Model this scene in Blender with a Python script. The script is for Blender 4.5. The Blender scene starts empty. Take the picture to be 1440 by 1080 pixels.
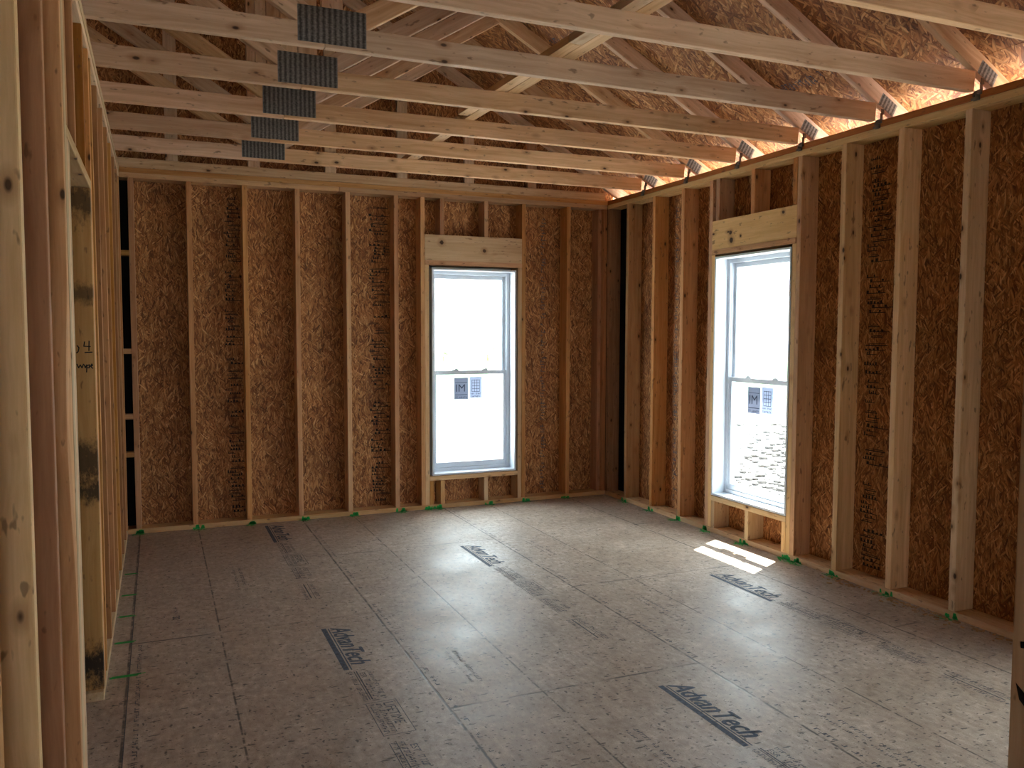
import bpy, bmesh, math, random
from mathutils import Matrix, Vector
random.seed(7)
scene = bpy.context.scene
col = scene.collection

# ------------------------------------------------------------------ measured room
S = .4064                       # 16 inch stud spacing
XL, XR, YB, H = -.236, 3.902, 6.590, 2.670
ZT = H + .076                   # top of the double plate
OB, OR = -.178, 6.259           # stud grids of back and right wall
T0, TS = 2.947, .6096           # truss grid
XRIDGE, SLOPE = .732, .545
GZ = -.62                       # ground outside
def zu(x):                      # underside of the rafters
    return 2.79 + SLOPE * (4.0 - (x if x >= XRIDGE else 2 * XRIDGE - x))
XO = XR + .14                   # outside of the right wall framing
XLO = 2 * XRIDGE - XO           # outside of the far left wall framing
YF = -3.2                       # front end of the house
XE = 4.375                      # rafter tail end

# ------------------------------------------------------------------ node helpers
class NT:
    def __init__(s, name):
        s.m = bpy.data.materials.new(name); s.m.use_nodes = True
        s.t = s.m.node_tree; s.t.nodes.clear()
        s.out = s.n('ShaderNodeOutputMaterial')
    def n(s, typ, **kw):
        nd = s.t.nodes.new(typ)
        for k, v in kw.items(): setattr(nd, k, v)
        return nd
    def l(s, a, b): s.t.links.new(a, b)
    def setin(s, sock, v):
        if hasattr(v, 'is_linked'): s.l(v, sock)
        else: sock.default_value = v
    def math(s, op, a, b=0.0, c=None, clamp=False):
        nd = s.n('ShaderNodeMath', operation=op, use_clamp=clamp)
        s.setin(nd.inputs[0], a); s.setin(nd.inputs[1], b)
        if c is not None: s.setin(nd.inputs[2], c)
        return nd.outputs[0]
    def mix(s, f, a, b, blend='MIX'):
        nd = s.n('ShaderNodeMix', data_type='RGBA', blend_type=blend)
        s.setin(nd.inputs[0], f); s.setin(nd.inputs[6], a); s.setin(nd.inputs[7], b)
        return nd.outputs[2]
    def mixf(s, f, a, b):
        nd = s.n('ShaderNodeMix', data_type='FLOAT')
        s.setin(nd.inputs[0], f); s.setin(nd.inputs[2], a); s.setin(nd.inputs[3], b)
        return nd.outputs[0]
    def mapv(s, v, loc=(0, 0, 0), rot=(0, 0, 0), sc=(1, 1, 1)):
        nd = s.n('ShaderNodeMapping')
        s.l(v, nd.inputs[0]); s.setin(nd.inputs[1], loc); nd.inputs[2].default_value = rot; nd.inputs[3].default_value = sc
        return nd.outputs[0]
    def noise(s, v, scale, detail=3, rough=.5, dist=0, dim='3D'):
        nd = s.n('ShaderNodeTexNoise', noise_dimensions=dim)
        s.l(v, nd.inputs['Vector']); nd.inputs['Scale'].default_value = scale
        nd.inputs['Detail'].default_value = detail; nd.inputs['Roughness'].default_value = rough
        nd.inputs['Distortion'].default_value = dist
        return nd.outputs[0], nd.outputs[1]
    def ramp(s, f, stops, interp='LINEAR'):
        nd = s.n('ShaderNodeValToRGB'); nd.color_ramp.interpolation = interp
        e = nd.color_ramp.elements
        while len(e) < len(stops): e.new(.5)
        for i, (p, c) in enumerate(stops):
            e[i].position = p; e[i].color = (c[0], c[1], c[2], 1)
        s.l(f, nd.inputs[0]); return nd.outputs[0]
    def rng(s, v, a, b, c=0.0, d=1.0, clamp=True):
        nd = s.n('ShaderNodeMapRange'); nd.clamp = clamp
        s.l(v, nd.inputs[0])
        for i, q in enumerate((a, b, c, d)): nd.inputs[i + 1].default_value = q
        return nd.outputs[0]
    def finish(s, color, rough=.7, height=None, bump=.3, dist=.002, spec=.3, metal=0.0):
        b = s.n('ShaderNodeBsdfPrincipled')
        s.setin(b.inputs['Base Color'], color); s.setin(b.inputs['Roughness'], rough)
        b.inputs['Specular IOR Level'].default_value = spec; b.inputs['Metallic'].default_value = metal
        if height is not None:
            bp = s.n('ShaderNodeBump'); bp.inputs['Strength'].default_value = bump
            bp.inputs['Distance'].default_value = dist
            s.l(height, bp.inputs['Height']); s.l(bp.outputs[0], b.inputs['Normal'])
        s.l(b.outputs[0], s.out.inputs[0]); return s.m

def C4(r, g, b): return (r, g, b, 1)

def wood(name, c0, c1, stain=None, knots=.12, spots=()):
    """sawn pine: grain runs along the object's own Z axis"""
    t = NT(name)
    tc = t.n('ShaderNodeTexCoord').outputs['Object']
    oi = t.n('ShaderNodeObjectInfo').outputs['Random']
    off = t.n('ShaderNodeCombineXYZ')
    for i, k in enumerate((37.0, 53.0, 91.0)): t.l(t.math('MULTIPLY', oi, k), off.inputs[i])
    va = t.n('ShaderNodeVectorMath', operation='ADD'); t.l(tc, va.inputs[0]); t.l(off.outputs[0], va.inputs[1])
    v = va.outputs[0]
    warp, _ = t.noise(t.mapv(v, sc=(1.5, 1.5, .8)), 3, 2)
    wv = t.n('ShaderNodeVectorMath', operation='ADD'); t.l(t.mapv(v, sc=(1, 1, .035)), wv.inputs[0])
    cw = t.n('ShaderNodeCombineXYZ'); t.l(t.math('MULTIPLY', warp, .05), cw.inputs[0]); t.l(t.math('MULTIPLY', warp, .06), cw.inputs[1])
    t.l(cw.outputs[0], wv.inputs[1])
    g1, _ = t.noise(wv.outputs[0], 55, 4, .6)
    g2, _ = t.noise(t.mapv(v, sc=(9, 9, .5)), 1.2, 3, .5)
    f = t.math('ADD', t.math('MULTIPLY', g1, .55), t.math('MULTIPLY', g2, .45))
    c = t.ramp(f, [(.33, c0), (.5, [(a + b) / 2 for a, b in zip(c0, c1)]), (.66, c1)])
    # board to board variation
    hs = t.n('ShaderNodeHueSaturation'); t.l(c, hs.inputs['Color'])
    t.l(t.mixf(oi, .489, .503), hs.inputs['Hue'])
    oi2 = t.math('FRACT', t.math('MULTIPLY', oi, 17.3))
    t.l(t.mixf(oi2, .92, 1.22), hs.inputs['Saturation'])
    oi3 = t.math('FRACT', t.math('MULTIPLY', oi, 71.7))
    t.l(t.mixf(oi3, .80, 1.12), hs.inputs['Value'])
    c = hs.outputs[0]
    # knots: only some of the cells carry one
    vo = t.n('ShaderNodeTexVoronoi'); t.l(t.mapv(v, sc=(13, 13, 6.5)), vo.inputs['Vector']); vo.inputs['Scale'].default_value = 1
    sc_ = t.n('ShaderNodeSeparateColor'); t.l(vo.outputs['Color'], sc_.inputs[0])
    on = t.math('GREATER_THAN', sc_.outputs[0], .58)
    k = t.math('MULTIPLY', t.rng(vo.outputs['Distance'], knots * .6, knots * 1.05, 1, 0), on)
    halo = t.math('MULTIPLY', t.rng(vo.outputs['Distance'], knots, knots * 2.6, .5, 0), on)
    for (a, b, d, r) in spots:
        mp = t.n('ShaderNodeVectorMath', operation='DISTANCE'); t.l(tc, mp.inputs[0]); mp.inputs[1].default_value = (a, b, d)
        nz_, _ = t.noise(tc, 60, 2); dd = t.math('ADD', mp.outputs['Value'], t.math('MULTIPLY', t.math('SUBTRACT', nz_, .5), .012))
        k = t.math('MAXIMUM', k, t.rng(dd, r * .7, r, 1, 0)); halo = t.math('MAXIMUM', halo, t.rng(dd, r, r * 2.4, .5, 0))
    c = t.mix(halo, c, C4(.30, .13, .045)); c = t.mix(t.math('MULTIPLY', k, .92), c, C4(.045, .02, .010))
    # small dirt flecks
    fl, _ = t.noise(t.mapv(v, sc=(1, 1, .35)), 42, 2)
    c = t.mix(t.rng(fl, .66, .72, 0, .6), c, C4(.12, .06, .03))
    if stain:
        z = t.n('ShaderNodeSeparateXYZ'); t.l(tc, z.inputs[0])
        nz, _ = t.noise(t.mapv(tc, sc=(1, 1, .6)), 26, 5, .75)
        for (zc, hw, amt) in stain:
            d = t.math('DIVIDE', t.math('ABSOLUTE', t.math('SUBTRACT', z.outputs[2], zc)), hw)
            m = t.math('SUBTRACT', t.rng(d, 0, 1, 1.0, 0.0), t.math('MULTIPLY', t.math('SUBTRACT', 1.0, nz), 1.15))
            c = t.mix(t.rng(m, 0.0, .3, 0, amt), c, C4(.028, .017, .010))
    return t.finish(c, .72, f, .25, .0015)

def osb(name, dark=1.0, mainrot=math.pi / 2, gain=1.0, scale=1.5):
    """strand board; lies in the object's own XY plane"""
    t = NT(name)
    tc = t.n('ShaderNodeTexCoord').outputs['Object']
    _, wc = t.noise(tc, 3.0, 2)
    sub = t.n('ShaderNodeVectorMath', operation='SUBTRACT'); t.l(wc, sub.inputs[0]); sub.inputs[1].default_value = (.5, .5, .5)
    scv = t.n('ShaderNodeVectorMath', operation='SCALE'); t.l(sub.outputs[0], scv.inputs[0]); scv.inputs['Scale'].default_value = .10
    add = t.n('ShaderNodeVectorMath', operation='ADD'); t.l(tc, add.inputs[0]); t.l(scv.outputs[0], add.inputs[1])
    v = add.outputs[0]
    tone = None; pri = None; edge = None
    angs = [0, .38, -.34, .85, -.75, .15]
    for i, a in enumerate(angs):
        ra = mainrot + a
        mp = t.n('ShaderNodeMapping', vector_type='TEXTURE')
        t.l(v, mp.inputs[0]); mp.inputs[1].default_value = (i * 3.7, i * 1.9, 0)
        mp.inputs[2].default_value = (0, 0, ra); mp.inputs[3].default_value = (.105 / scale, .0155 / scale, 1)
        vo = t.n('ShaderNodeTexVoronoi', voronoi_dimensions='2D'); t.l(mp.outputs[0], vo.inputs['Vector']); vo.inputs['Scale'].default_value = 1
        vo.inputs['Randomness'].default_value = 1
        sp = t.n('ShaderNodeSeparateColor'); t.l(vo.outputs['Color'], sp.inputs[0])
        r, g, d = sp.outputs[0], sp.outputs[1], vo.outputs['Distance']
        if tone is None: tone, pri, edge = r, g, d
        else:
            m = t.math('GREATER_THAN', g, pri)
            tone = t.mixf(m, tone, r); edge = t.mixf(m, edge, d); pri = t.math('MAXIMUM', g, pri)
    gr, _ = t.noise(tc, 160, 2)
    f = t.math('ADD', t.math('MULTIPLY', tone, .85), t.math('MULTIPLY', gr, .15))
    k = dark * gain
    c = t.ramp(f, [(.0, (.085 * k, .026 * k, .008 * k)), (.22, (.24 * k, .088 * k, .027 * k)), (.55, (.41 * k, .175 * k, .060 * k)),
                   (.86, (.56 * k, .280 * k, .108 * k)), (1.0, (.80 * k, .50 * k, .24 * k))])
    c = t.mix(t.rng(edge, .35, .75, 0, .55), c, C4(.05 * k, .02 * k, .008 * k))
    big, _ = t.noise(tc, 1.6, 3)
    c = t.mix(1.0, c, t.ramp(big, [(.3, (.78, .76, .74)), (.7, (1.1, 1.1, 1.1))]), 'MULTIPLY')
    return t.finish(c, .62, t.math('SUBTRACT', t.math('ADD', pri, t.math('MULTIPLY', tone, .5)), t.math('MULTIPLY', edge, .8)), .6, .003)

def plain(name, rgb, rough=.6, metal=0, spec=.3, nscale=25, var=.12, bump=.1):
    t = NT(name)
    tc = t.n('ShaderNodeTexCoord').outputs['Object']
    n, _ = t.noise(tc, nscale, 3)
    lo = [c * (1 - var) for c in rgb]; hi = [min(1, c * (1 + var)) for c in rgb]
    return t.finish(t.ramp(n, [(.3, lo), (.7, hi)]), rough, n, bump, .001, spec, metal)

def floor_mat():
    t = NT('subfloor_panel')
    tc = t.n('ShaderNodeTexCoord').outputs['Object']
    sx = t.n('ShaderNodeSeparateXYZ'); t.l(tc, sx.inputs[0]); X, Y = sx.outputs[0], sx.outputs[1]
    # flakes of the panel face
    mp = t.mapv(tc, sc=(1, .55, 1))
    f1, _ = t.noise(mp, 38, 4, .6); f2, _ = t.noise(tc, 190, 2, .6); f3, _ = t.noise(tc, 2.3, 4, .55); f4, _ = t.noise(tc, 9, 4, .6)
    f = t.math('ADD', t.math('ADD', t.math('MULTIPLY', f1, .35), t.math('MULTIPLY', f2, .2)), t.math('ADD', t.math('MULTIPLY', f3, .25), t.math('MULTIPLY', f4, .2)))
    c = t.ramp(f, [(.38, (.24, .178, .125)), (.46, (.375, .292, .222)), (.54, (.475, .385, .305)), (.62, (.65, .55, .455))])
    # flake outlines
    vo = t.n('ShaderNodeTexVoronoi', voronoi_dimensions='2D', feature='F1'); t.l(t.mapv(tc, rot=(0, 0, .4), sc=(26, 60, 1)), vo.inputs['Vector']); vo.inputs['Scale'].default_value = 1
    sp = t.n('ShaderNodeSeparateColor'); t.l(vo.outputs['Color'], sp.inputs[0])
    c = t.mix(t.rng(sp.outputs[0], .0, 1, 0, .32), c, C4(.30, .235, .19))
    # scuffs and small dark chips
    sp1, _ = t.noise(t.mapv(tc, rot=(0, 0, 1.1), sc=(1, 2.6, 1)), 26, 3, .6)
    c = t.mix(t.rng(sp1, .63, .68, 0, .8), c, C4(.085, .068, .055))
    sp2, _ = t.noise(t.mapv(tc, rot=(0, 0, .5), sc=(3.5, 1, 1)), 13, 5, .7)
    c = t.mix(t.rng(sp2, .60, .68, 0, .5), c, C4(.13, .11, .10))
    sp3, _ = t.noise(tc, 70, 2, .5)
    c = t.mix(t.rng(sp3, .67, .71, 0, .8), c, C4(.07, .055, .045))
    sp4, _ = t.noise(tc, 55, 3, .6)
    c = t.mix(t.rng(sp4, .70, .78, 0, .45), c, C4(.72, .66, .60))
    for (scx, scy, rot, thr, rad, off) in ((5, 9, .5, .62, .06, 3.1), (5, 22, 1.9, .70, .11, 7.7), (14, 7, 2.6, .72, .08, 1.3), (22, 30, .2, .72, .13, 5.2)):
        mv = t.n('ShaderNodeVectorMath', operation='ADD'); t.l(t.mapv(tc, loc=(off, off, 0), rot=(0, 0, rot), sc=(scx, scy, 1)), mv.inputs[0])
        _, nc = t.noise(tc, 60, 2); s2 = t.n('ShaderNodeVectorMath', operation='SCALE'); t.l(nc, s2.inputs[0]); s2.inputs['Scale'].default_value = .22
        t.l(s2.outputs[0], mv.inputs[1])
        v2 = t.n('ShaderNodeTexVoronoi', voronoi_dimensions='2D'); t.l(mv.outputs[0], v2.inputs['Vector']); v2.inputs['Scale'].default_value = 1
        s3 = t.n('ShaderNodeSeparateColor'); t.l(v2.outputs['Color'], s3.inputs[0])
        mk = t.math('MULTIPLY', t.rng(v2.outputs['Distance'], rad * .6, rad, .85, 0), t.math('GREATER_THAN', s3.outputs[1], thr))
        c = t.mix(mk, c, C4(.06, .048, .042))
    # panel seams every 4 ft across, every 8 ft along (staggered), nail rows every 16 in
    w = t.math('MULTIPLY', t.math('SUBTRACT', f4, .5), .012)
    xs = t.math('ADD', t.math('DIVIDE', t.math('ADD', t.math('SUBTRACT', X, 1.065), w), 1.2192), 20.0)
    fx = t.math('FRACT', xs); ci = t.math('FLOOR', xs)
    dx = t.math('MULTIPLY', t.math('MINIMUM', fx, t.math('SUBTRACT', 1.0, fx)), 1.2192)
    brk, _ = t.noise(t.mapv(tc, sc=(.4, 1, 1)), 11, 3, .7)
    sa = t.math('MULTIPLY', t.rng(dx, .0025, .008, .9, 0), t.rng(brk, .38, .52, .25, 1))
    par = t.math('MODULO', ci, 2.0)
    ys = t.math('ADD', t.math('DIVIDE', t.math('SUBTRACT', t.math('ADD', Y, w), t.mixf(par, 3.004, 4.223)), 2.4384), 20.0)
    fy = t.math('FRACT', ys)
    dy = t.math('MULTIPLY', t.math('MINIMUM', fy, t.math('SUBTRACT', 1.0, fy)), 2.4384)
    sb = t.math('MULTIPLY', t.rng(dy, .003, .009, .85, 0), t.rng(brk, .42, .54, .15, 1))
    # nail lines across, along joists every 16 in; nail every .15 m
    ny = t.math('MULTIPLY', t.math('ABSOLUTE', t.math('SUBTRACT', t.math('FRACT', t.math('DIVIDE', t.math('ADD', Y, .1), .4064)), .5)), .4064)
    nx = t.math('MULTIPLY', t.math('ABSOLUTE', t.math('SUBTRACT', t.math('FRACT', t.math('DIVIDE', X, .1524)), .5)), .1524)
    nd = t.math('SQRT', t.math('ADD', t.math('POWER', nx, 2.0), t.math('POWER', ny, 2.0)))
    sn = t.rng(nd, .003, .006, .75, 0)
    # printed guide line in the middle of the sheets (at x = 1.48 + 4 ft)
    gx = t.math('ABSOLUTE', t.math('MULTIPLY', t.math('SUBTRACT', t.math('FRACT', t.math('ADD', t.math('DIVIDE', t.math('SUBTRACT', X, 1.485), 1.2192), 20.5)), .5), 1.2192))
    sg = t.math('MULTIPLY', t.rng(gx, .002, .006, .85, 0), t.rng(brk, .42, .50, 0, 1))
    m = t.math('MAXIMUM', t.math('MAXIMUM', sa, sb), t.math('MAXIMUM', sn, sg))
    c = t.mix(m, c, C4(.045, .038, .034))
    rr = t.rng(f3, .3, .7, .40, .58)
    return t.finish(c, rr, t.math('SUBTRACT', f, t.math('MULTIPLY', m, 1.2)), .25, .002, .45)

M = {}
M['stud'] = wood('pine_stud', (.43, .210, .088), (.68, .412, .205))
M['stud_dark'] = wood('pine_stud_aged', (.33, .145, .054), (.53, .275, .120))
M['pale'] = wood('pine_pale', (.54, .345, .170), (.78, .57, .335))
M['truss'] = wood('truss_lumber', (.53, .335, .190), (.80, .585, .39), knots=.12)
M['stained'] = wood('pine_stained', (.42, .26, .11), (.62, .42, .21), stain=[(2.0, .22, .8), (1.64, .12, .7), (.95, .24, .85), (.84, .16, .9), (.10, .26, 1.0)])
M['header_back'] = wood('header_pine_back', (.56, .36, .17), (.76, .55, .31), spots=[(-.02, .045, .15, .020), (-.02, -.012, .545, .018)])
M['header_right'] = wood('header_pine_right', (.56, .36, .17), (.76, .55, .31), spots=[(.075, -.02, .125, .014), (.0, -.02, .66, .018), (-.055, -.02, .65, .022), (-.035, -.02, .55, .010)])
M['osb_wall'] = osb('strand_board_wall', gain=1.18, scale=1.75)
M['osb_roof'] = osb('strand_board_roof', mainrot=.25, gain=1.12, scale=1.15)
M['floor'] = floor_mat()
M['white'] = plain('white_vinyl', (.62, .67, .74), .35, spec=.5, var=.02, bump=.02)
M['ink'] = plain('blue_black_ink', (.060, .075, .105), .7, var=.5, nscale=60)
M['ink2'] = plain('faded_ink', (.09, .092, .105), .7, var=.5, nscale=60)
M['black'] = plain('black_marker', (.012, .011, .010), .6)
M['bay_shade'] = plain('bay_shade_black', (.010, .009, .009), .95, spec=.1)  # near-black colour standing in for the shade of the corner bays
M['steel'] = plain('zinc_steel', (.27, .265, .25), .48, metal=.8, spec=.5, var=.3, nscale=60, bump=.3)
def striped_steel():
    t = NT('toothed_steel'); tc = t.n('ShaderNodeTexCoord').outputs['Object']
    sx = t.n('ShaderNodeSeparateXYZ'); t.l(tc, sx.inputs[0])
    w = t.math('ABSOLUTE', t.math('SUBTRACT', t.math('FRACT', t.math('DIVIDE', sx.outputs[0], .02483)), .5))
    n, _ = t.noise(t.mapv(tc, sc=(1, 1, 1.4)), 90, 3, .6)
    f = t.math('ADD', t.math('MULTIPLY', w, 1.1), t.math('MULTIPLY', t.math('SUBTRACT', n, .5), 1.0))
    c = t.ramp(f, [(.05, (.07, .066, .06)), (.3, (.17, .165, .15)), (.65, (.31, .30, .28))])
    return t.finish(c, .5, f, .3, .002, .4, .55)
M['plate'] = striped_steel()
M['rust'] = plain('dark_tie_steel', (.16, .135, .11), .6, metal=.5, var=.4)
M['green'] = plain('green_spray_paint', (.010, .33, .06), .6, var=.35, nscale=50)
M['chip'] = plain('wood_chip', (.42, .27, .14), .8, var=.3)
M['rock'] = plain('grey_stone', (.035, .032, .03), .9, var=.4, nscale=8)
M['shingle'] = plain('roof_felt', (.08, .08, .085), .9)
M['bush'] = plain('tree_green', (.42, .48, .38), .9, var=.4, nscale=3)
M['housewrap'] = plain('house_wrap', (.72, .74, .76), .7)

def glass_mat():
    t = NT('window_glass')
    tr = t.n('ShaderNodeBsdfTransparent'); tr.inputs[0].default_value = (.93, .97, .96, 1)
    gl = t.n('ShaderNodeBsdfGlossy'); gl.inputs['Roughness'].default_value = .02
    lw = t.n('ShaderNodeLayerWeight'); lw.inputs[0].default_value = .5
    fr = t.math('ADD', t.math('MULTIPLY', t.math('POWER', lw.outputs['Facing'], 4.0), .5), .035)
    mx = t.n('ShaderNodeMixShader'); t.l(fr, mx.inputs[0]); t.l(tr.outputs[0], mx.inputs[1]); t.l(gl.outputs[0], mx.inputs[2])
    t.l(mx.outputs[0], t.out.inputs[0]); return t.m
M['glass'] = glass_mat()
def sticker_mat(name, rgb, a):
    t = NT(name)
    df = t.n('ShaderNodeBsdfDiffuse'); df.inputs[0].default_value = (*rgb, 1)
    tl = t.n('ShaderNodeBsdfTranslucent'); tl.inputs[0].default_value = (*rgb, 1)
    mx = t.n('ShaderNodeMixShader'); mx.inputs[0].default_value = a
    t.l(df.outputs[0], mx.inputs[1]); t.l(tl.outputs[0], mx.inputs[2]); t.l(mx.outputs[0], t.out.inputs[0]); return t.m
M['sticker_grey'] = sticker_mat('grey_paper', (.20, .21, .25), .8)
M['sticker_light'] = sticker_mat('light_paper', (.30, .32, .38), .8)
M['sticker_ink'] = sticker_mat('sticker_ink', (.05, .05, .07), .4)

def ground_mat():
    t = NT('open_ground')
    tc = t.n('ShaderNodeTexCoord').outputs['Object']
    a, _ = t.noise(tc, .25, 4); b, _ = t.noise(tc, 2.5, 5, .65); d, _ = t.noise(tc, .05, 3)
    c = t.ramp(b, [(.3, (.36, .36, .35)), (.55, (.50, .50, .50)), (.75, (.58, .59, .6))])
    ln = t.n('ShaderNodeVectorMath', operation='LENGTH'); t.l(tc, ln.inputs[0])
    g = t.rng(t.math('ADD', ln.outputs['Value'], t.math('MULTIPLY', a, 20.0)), 26, 40, 0, .85)
    return t.finish(t.mix(g, c, C4(.10, .17, .06)), .95, b, .4, .02, .1)
M['ground'] = ground_mat()

# ------------------------------------------------------------------ geometry helpers
FR = {'Z': Matrix.Identity(3),
      'X': Matrix(((0, 0, 1), (1, 0, 0), (0, 1, 0))),
      'Y': Matrix(((0, 1, 0), (0, 0, 1), (1, 0, 0)))}
def tag(o, label=None, cat=None, group=None, kind=None):
    if label: o['label'] = label
    if cat: o['category'] = cat
    if group: o['group'] = group
    if kind: o['kind'] = kind
    return o
def link(name, bm, mat, M4=None, parent=None, smooth=False):
    me = bpy.data.meshes.new(name)
    bmesh.ops.recalc_face_normals(bm, faces=bm.faces)
    bm.to_mesh(me); bm.free()
    if mat: me.materials.append(mat)
    if smooth:
        for p in me.polygons: p.use_smooth = True
    o = bpy.data.objects.new(name, me); col.objects.link(o)
    if parent: o.parent = parent
    if M4 is not None: o.matrix_local = M4
    return o
def empty(name, loc=(0, 0, 0), rz=0):
    o = bpy.data.objects.new(name, None); col.objects.link(o)
    o.location = loc; o.rotation_euler = (0, 0, rz); o.empty_display_size = .1; return o
def abox(bm, x0, x1, y0, y1, z0, z1, bev=0.0):
    vs = [bm.verts.new((x, y, z)) for x in (x0, x1) for y in (y0, y1) for z in (z0, z1)]
    fs = [(0, 1, 3, 2), (4, 6, 7, 5), (0, 4, 5, 1), (2, 3, 7, 6), (0, 2, 6, 4), (1, 5, 7, 3)]
    faces = [bm.faces.new([vs[i] for i in f]) for f in fs]
    if bev:
        es = {e for f in faces for e in f.edges}
        bmesh.ops.bevel(bm, geom=list(es), offset=bev, segments=2, affect='EDGES', profile=.6)
def board(name, x0, x1, y0, y1, z0, z1, axis, mat, parent=None, bev=.0035, bow=0.0, wane=0.0):
    """a sawn board whose grain runs along axis; bow bends it a little sideways"""
    R = FR[axis]; o = Vector(((x0 + x1) / 2, (y0 + y1) / 2, (z0 + z1) / 2))
    a = 'XYZ'.index(axis); o[a] = (x0, y0, z0)[a]
    Ri = R.transposed()
    p = Ri @ (Vector((x0, y0, z0)) - o); q = Ri @ (Vector((x1, y1, z1)) - o)
    lo = [min(p[i], q[i]) for i in range(3)]; hi = [max(p[i], q[i]) for i in range(3)]
    bm = bmesh.new(); abox(bm, lo[0], hi[0], lo[1], hi[1], lo[2], hi[2], bev)
    if bow or wane:
        L = hi[2] - lo[2]
        es = [e for e in bm.edges if abs(e.verts[0].co.z - e.verts[1].co.z) > L * .5]
        bmesh.ops.subdivide_edges(bm, edges=es, cuts=24)
        rr = random.Random(int(abs(o.y * 1000)))
        ph = rr.random() * 6
        for v in bm.verts:
            u = (v.co.z - lo[2]) / L
            s = math.sin(math.pi * u)
            v.co.x += bow * s
            if wane and v.co.x > (lo[0] + hi[0]) / 2 and v.co.y < (lo[1] + hi[1]) / 2:
                v.co.x -= wane * max(0, math.sin(u * 9 + ph)) * s
    M4 = Matrix.Translation(o) @ R.to_4x4()
    return link(name, bm, mat, M4, parent)
def slab(name, pts, y0, y1, d, mat, parent=None, bev=.003):
    """board in a truss: outline pts in XZ, thickness along Y, grain along d"""
    dz = Vector((d[0], 0, d[1])).normalized(); dy = Vector((0, 1, 0)); dx = dy.cross(dz)
    R = Matrix((dx, dy, dz)).transposed()
    o = Vector((pts[0][0], (y0 + y1) / 2, pts[0][1])); Ri = R.transposed()
    bm = bmesh.new()
    A = [bm.verts.new(Ri @ (Vector((x, y0, z)) - o)) for x, z in pts]
    B = [bm.verts.new(Ri @ (Vector((x, y1, z)) - o)) for x, z in pts]
    fs = [bm.faces.new(A), bm.faces.new(B[::-1])]
    n = len(pts)
    for i in range(n): fs.append(bm.faces.new([A[i], B[i], B[(i + 1) % n], A[(i + 1) % n]]))
    if bev: bmesh.ops.bevel(bm, geom=list(bm.edges), offset=bev, segments=1, affect='EDGES')
    return link(name, bm, mat, Matrix.Translation(o) @ R.to_4x4(), parent)
def copy_tree(o, parent=None):
    c = o.copy(); col.objects.link(c)
    if parent: c.parent = parent
    for ch in list(o.children): copy_tree(ch, c)
    return c
def text_mesh(bm, body, size, M4, shear=0, bold=0, extrude=0, sx=1.0):
    cu = bpy.data.curves.new('t', 'FONT'); cu.body = body; cu.size = size; cu.shear = shear; cu.offset = bold
    cu.resolution_u = 3
    o = bpy.data.objects.new('t', cu); col.objects.link(o)
    dg = bpy.context.evaluated_depsgraph_get(); dg.update()
    me = bpy.data.meshes.new_from_object(o.evaluated_get(dg))
    me.transform(M4 @ Matrix.Diagonal((sx, 1, 1, 1)))
    bm.from_mesh(me)
    bpy.data.objects.remove(o); bpy.data.curves.remove(cu); bpy.data.meshes.remove(me)
def quad(bm, M4, x0, x1, y0, y1):
    vs = [bm.verts.new(M4 @ Vector((x, y, 0))) for x, y in ((x0, y0), (x1, y0), (x1, y1), (x0, y1))]
    bm.faces.new(vs)

# ------------------------------------------------------------------ floor and its printing
bm = bmesh.new(); abox(bm, XLO, XO, YF, YB + .14, -.02, 0)
floor = tag(link('floor', bm, M['floor']), kind='structure')
bm = bmesh.new(); abox(bm, XLO, XO, YF, YB + .14, -.32, -.02)
tag(link('trim_1', bm, M['stud']), kind='structure')
def FM(x, y, z=.0006):          # text runs towards the camera (-Y), letters' tops towards +X
    return Matrix(((0, 1, 0, x), (-1, 0, 0, y), (0, 0, 1, z), (0, 0, 0, 1)))
def squiggle(bm, M4, x0, x1, y0, h, rr, dens=.62, w=.008):
    x = x0
    while x < x1:
        cw = w * (.6 + rr.random())
        if rr.random() < dens:
            k = rr.random()
            if k < .4: quad(bm, M4, x, x + cw * .35, y0, y0 + h); quad(bm, M4, x, x + cw, y0 + h * .8, y0 + h)
            elif k < .7: quad(bm, M4, x, x + cw, y0, y0 + h * .22); quad(bm, M4, x + cw * .6, x + cw * .95, y0, y0 + h)
            else: quad(bm, M4, x, x + cw * .9, y0 + h * .4, y0 + h * .62); quad(bm, M4, x + cw * .3, x + cw * .6, y0, y0 + h)
        x += cw * 1.25
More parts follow.
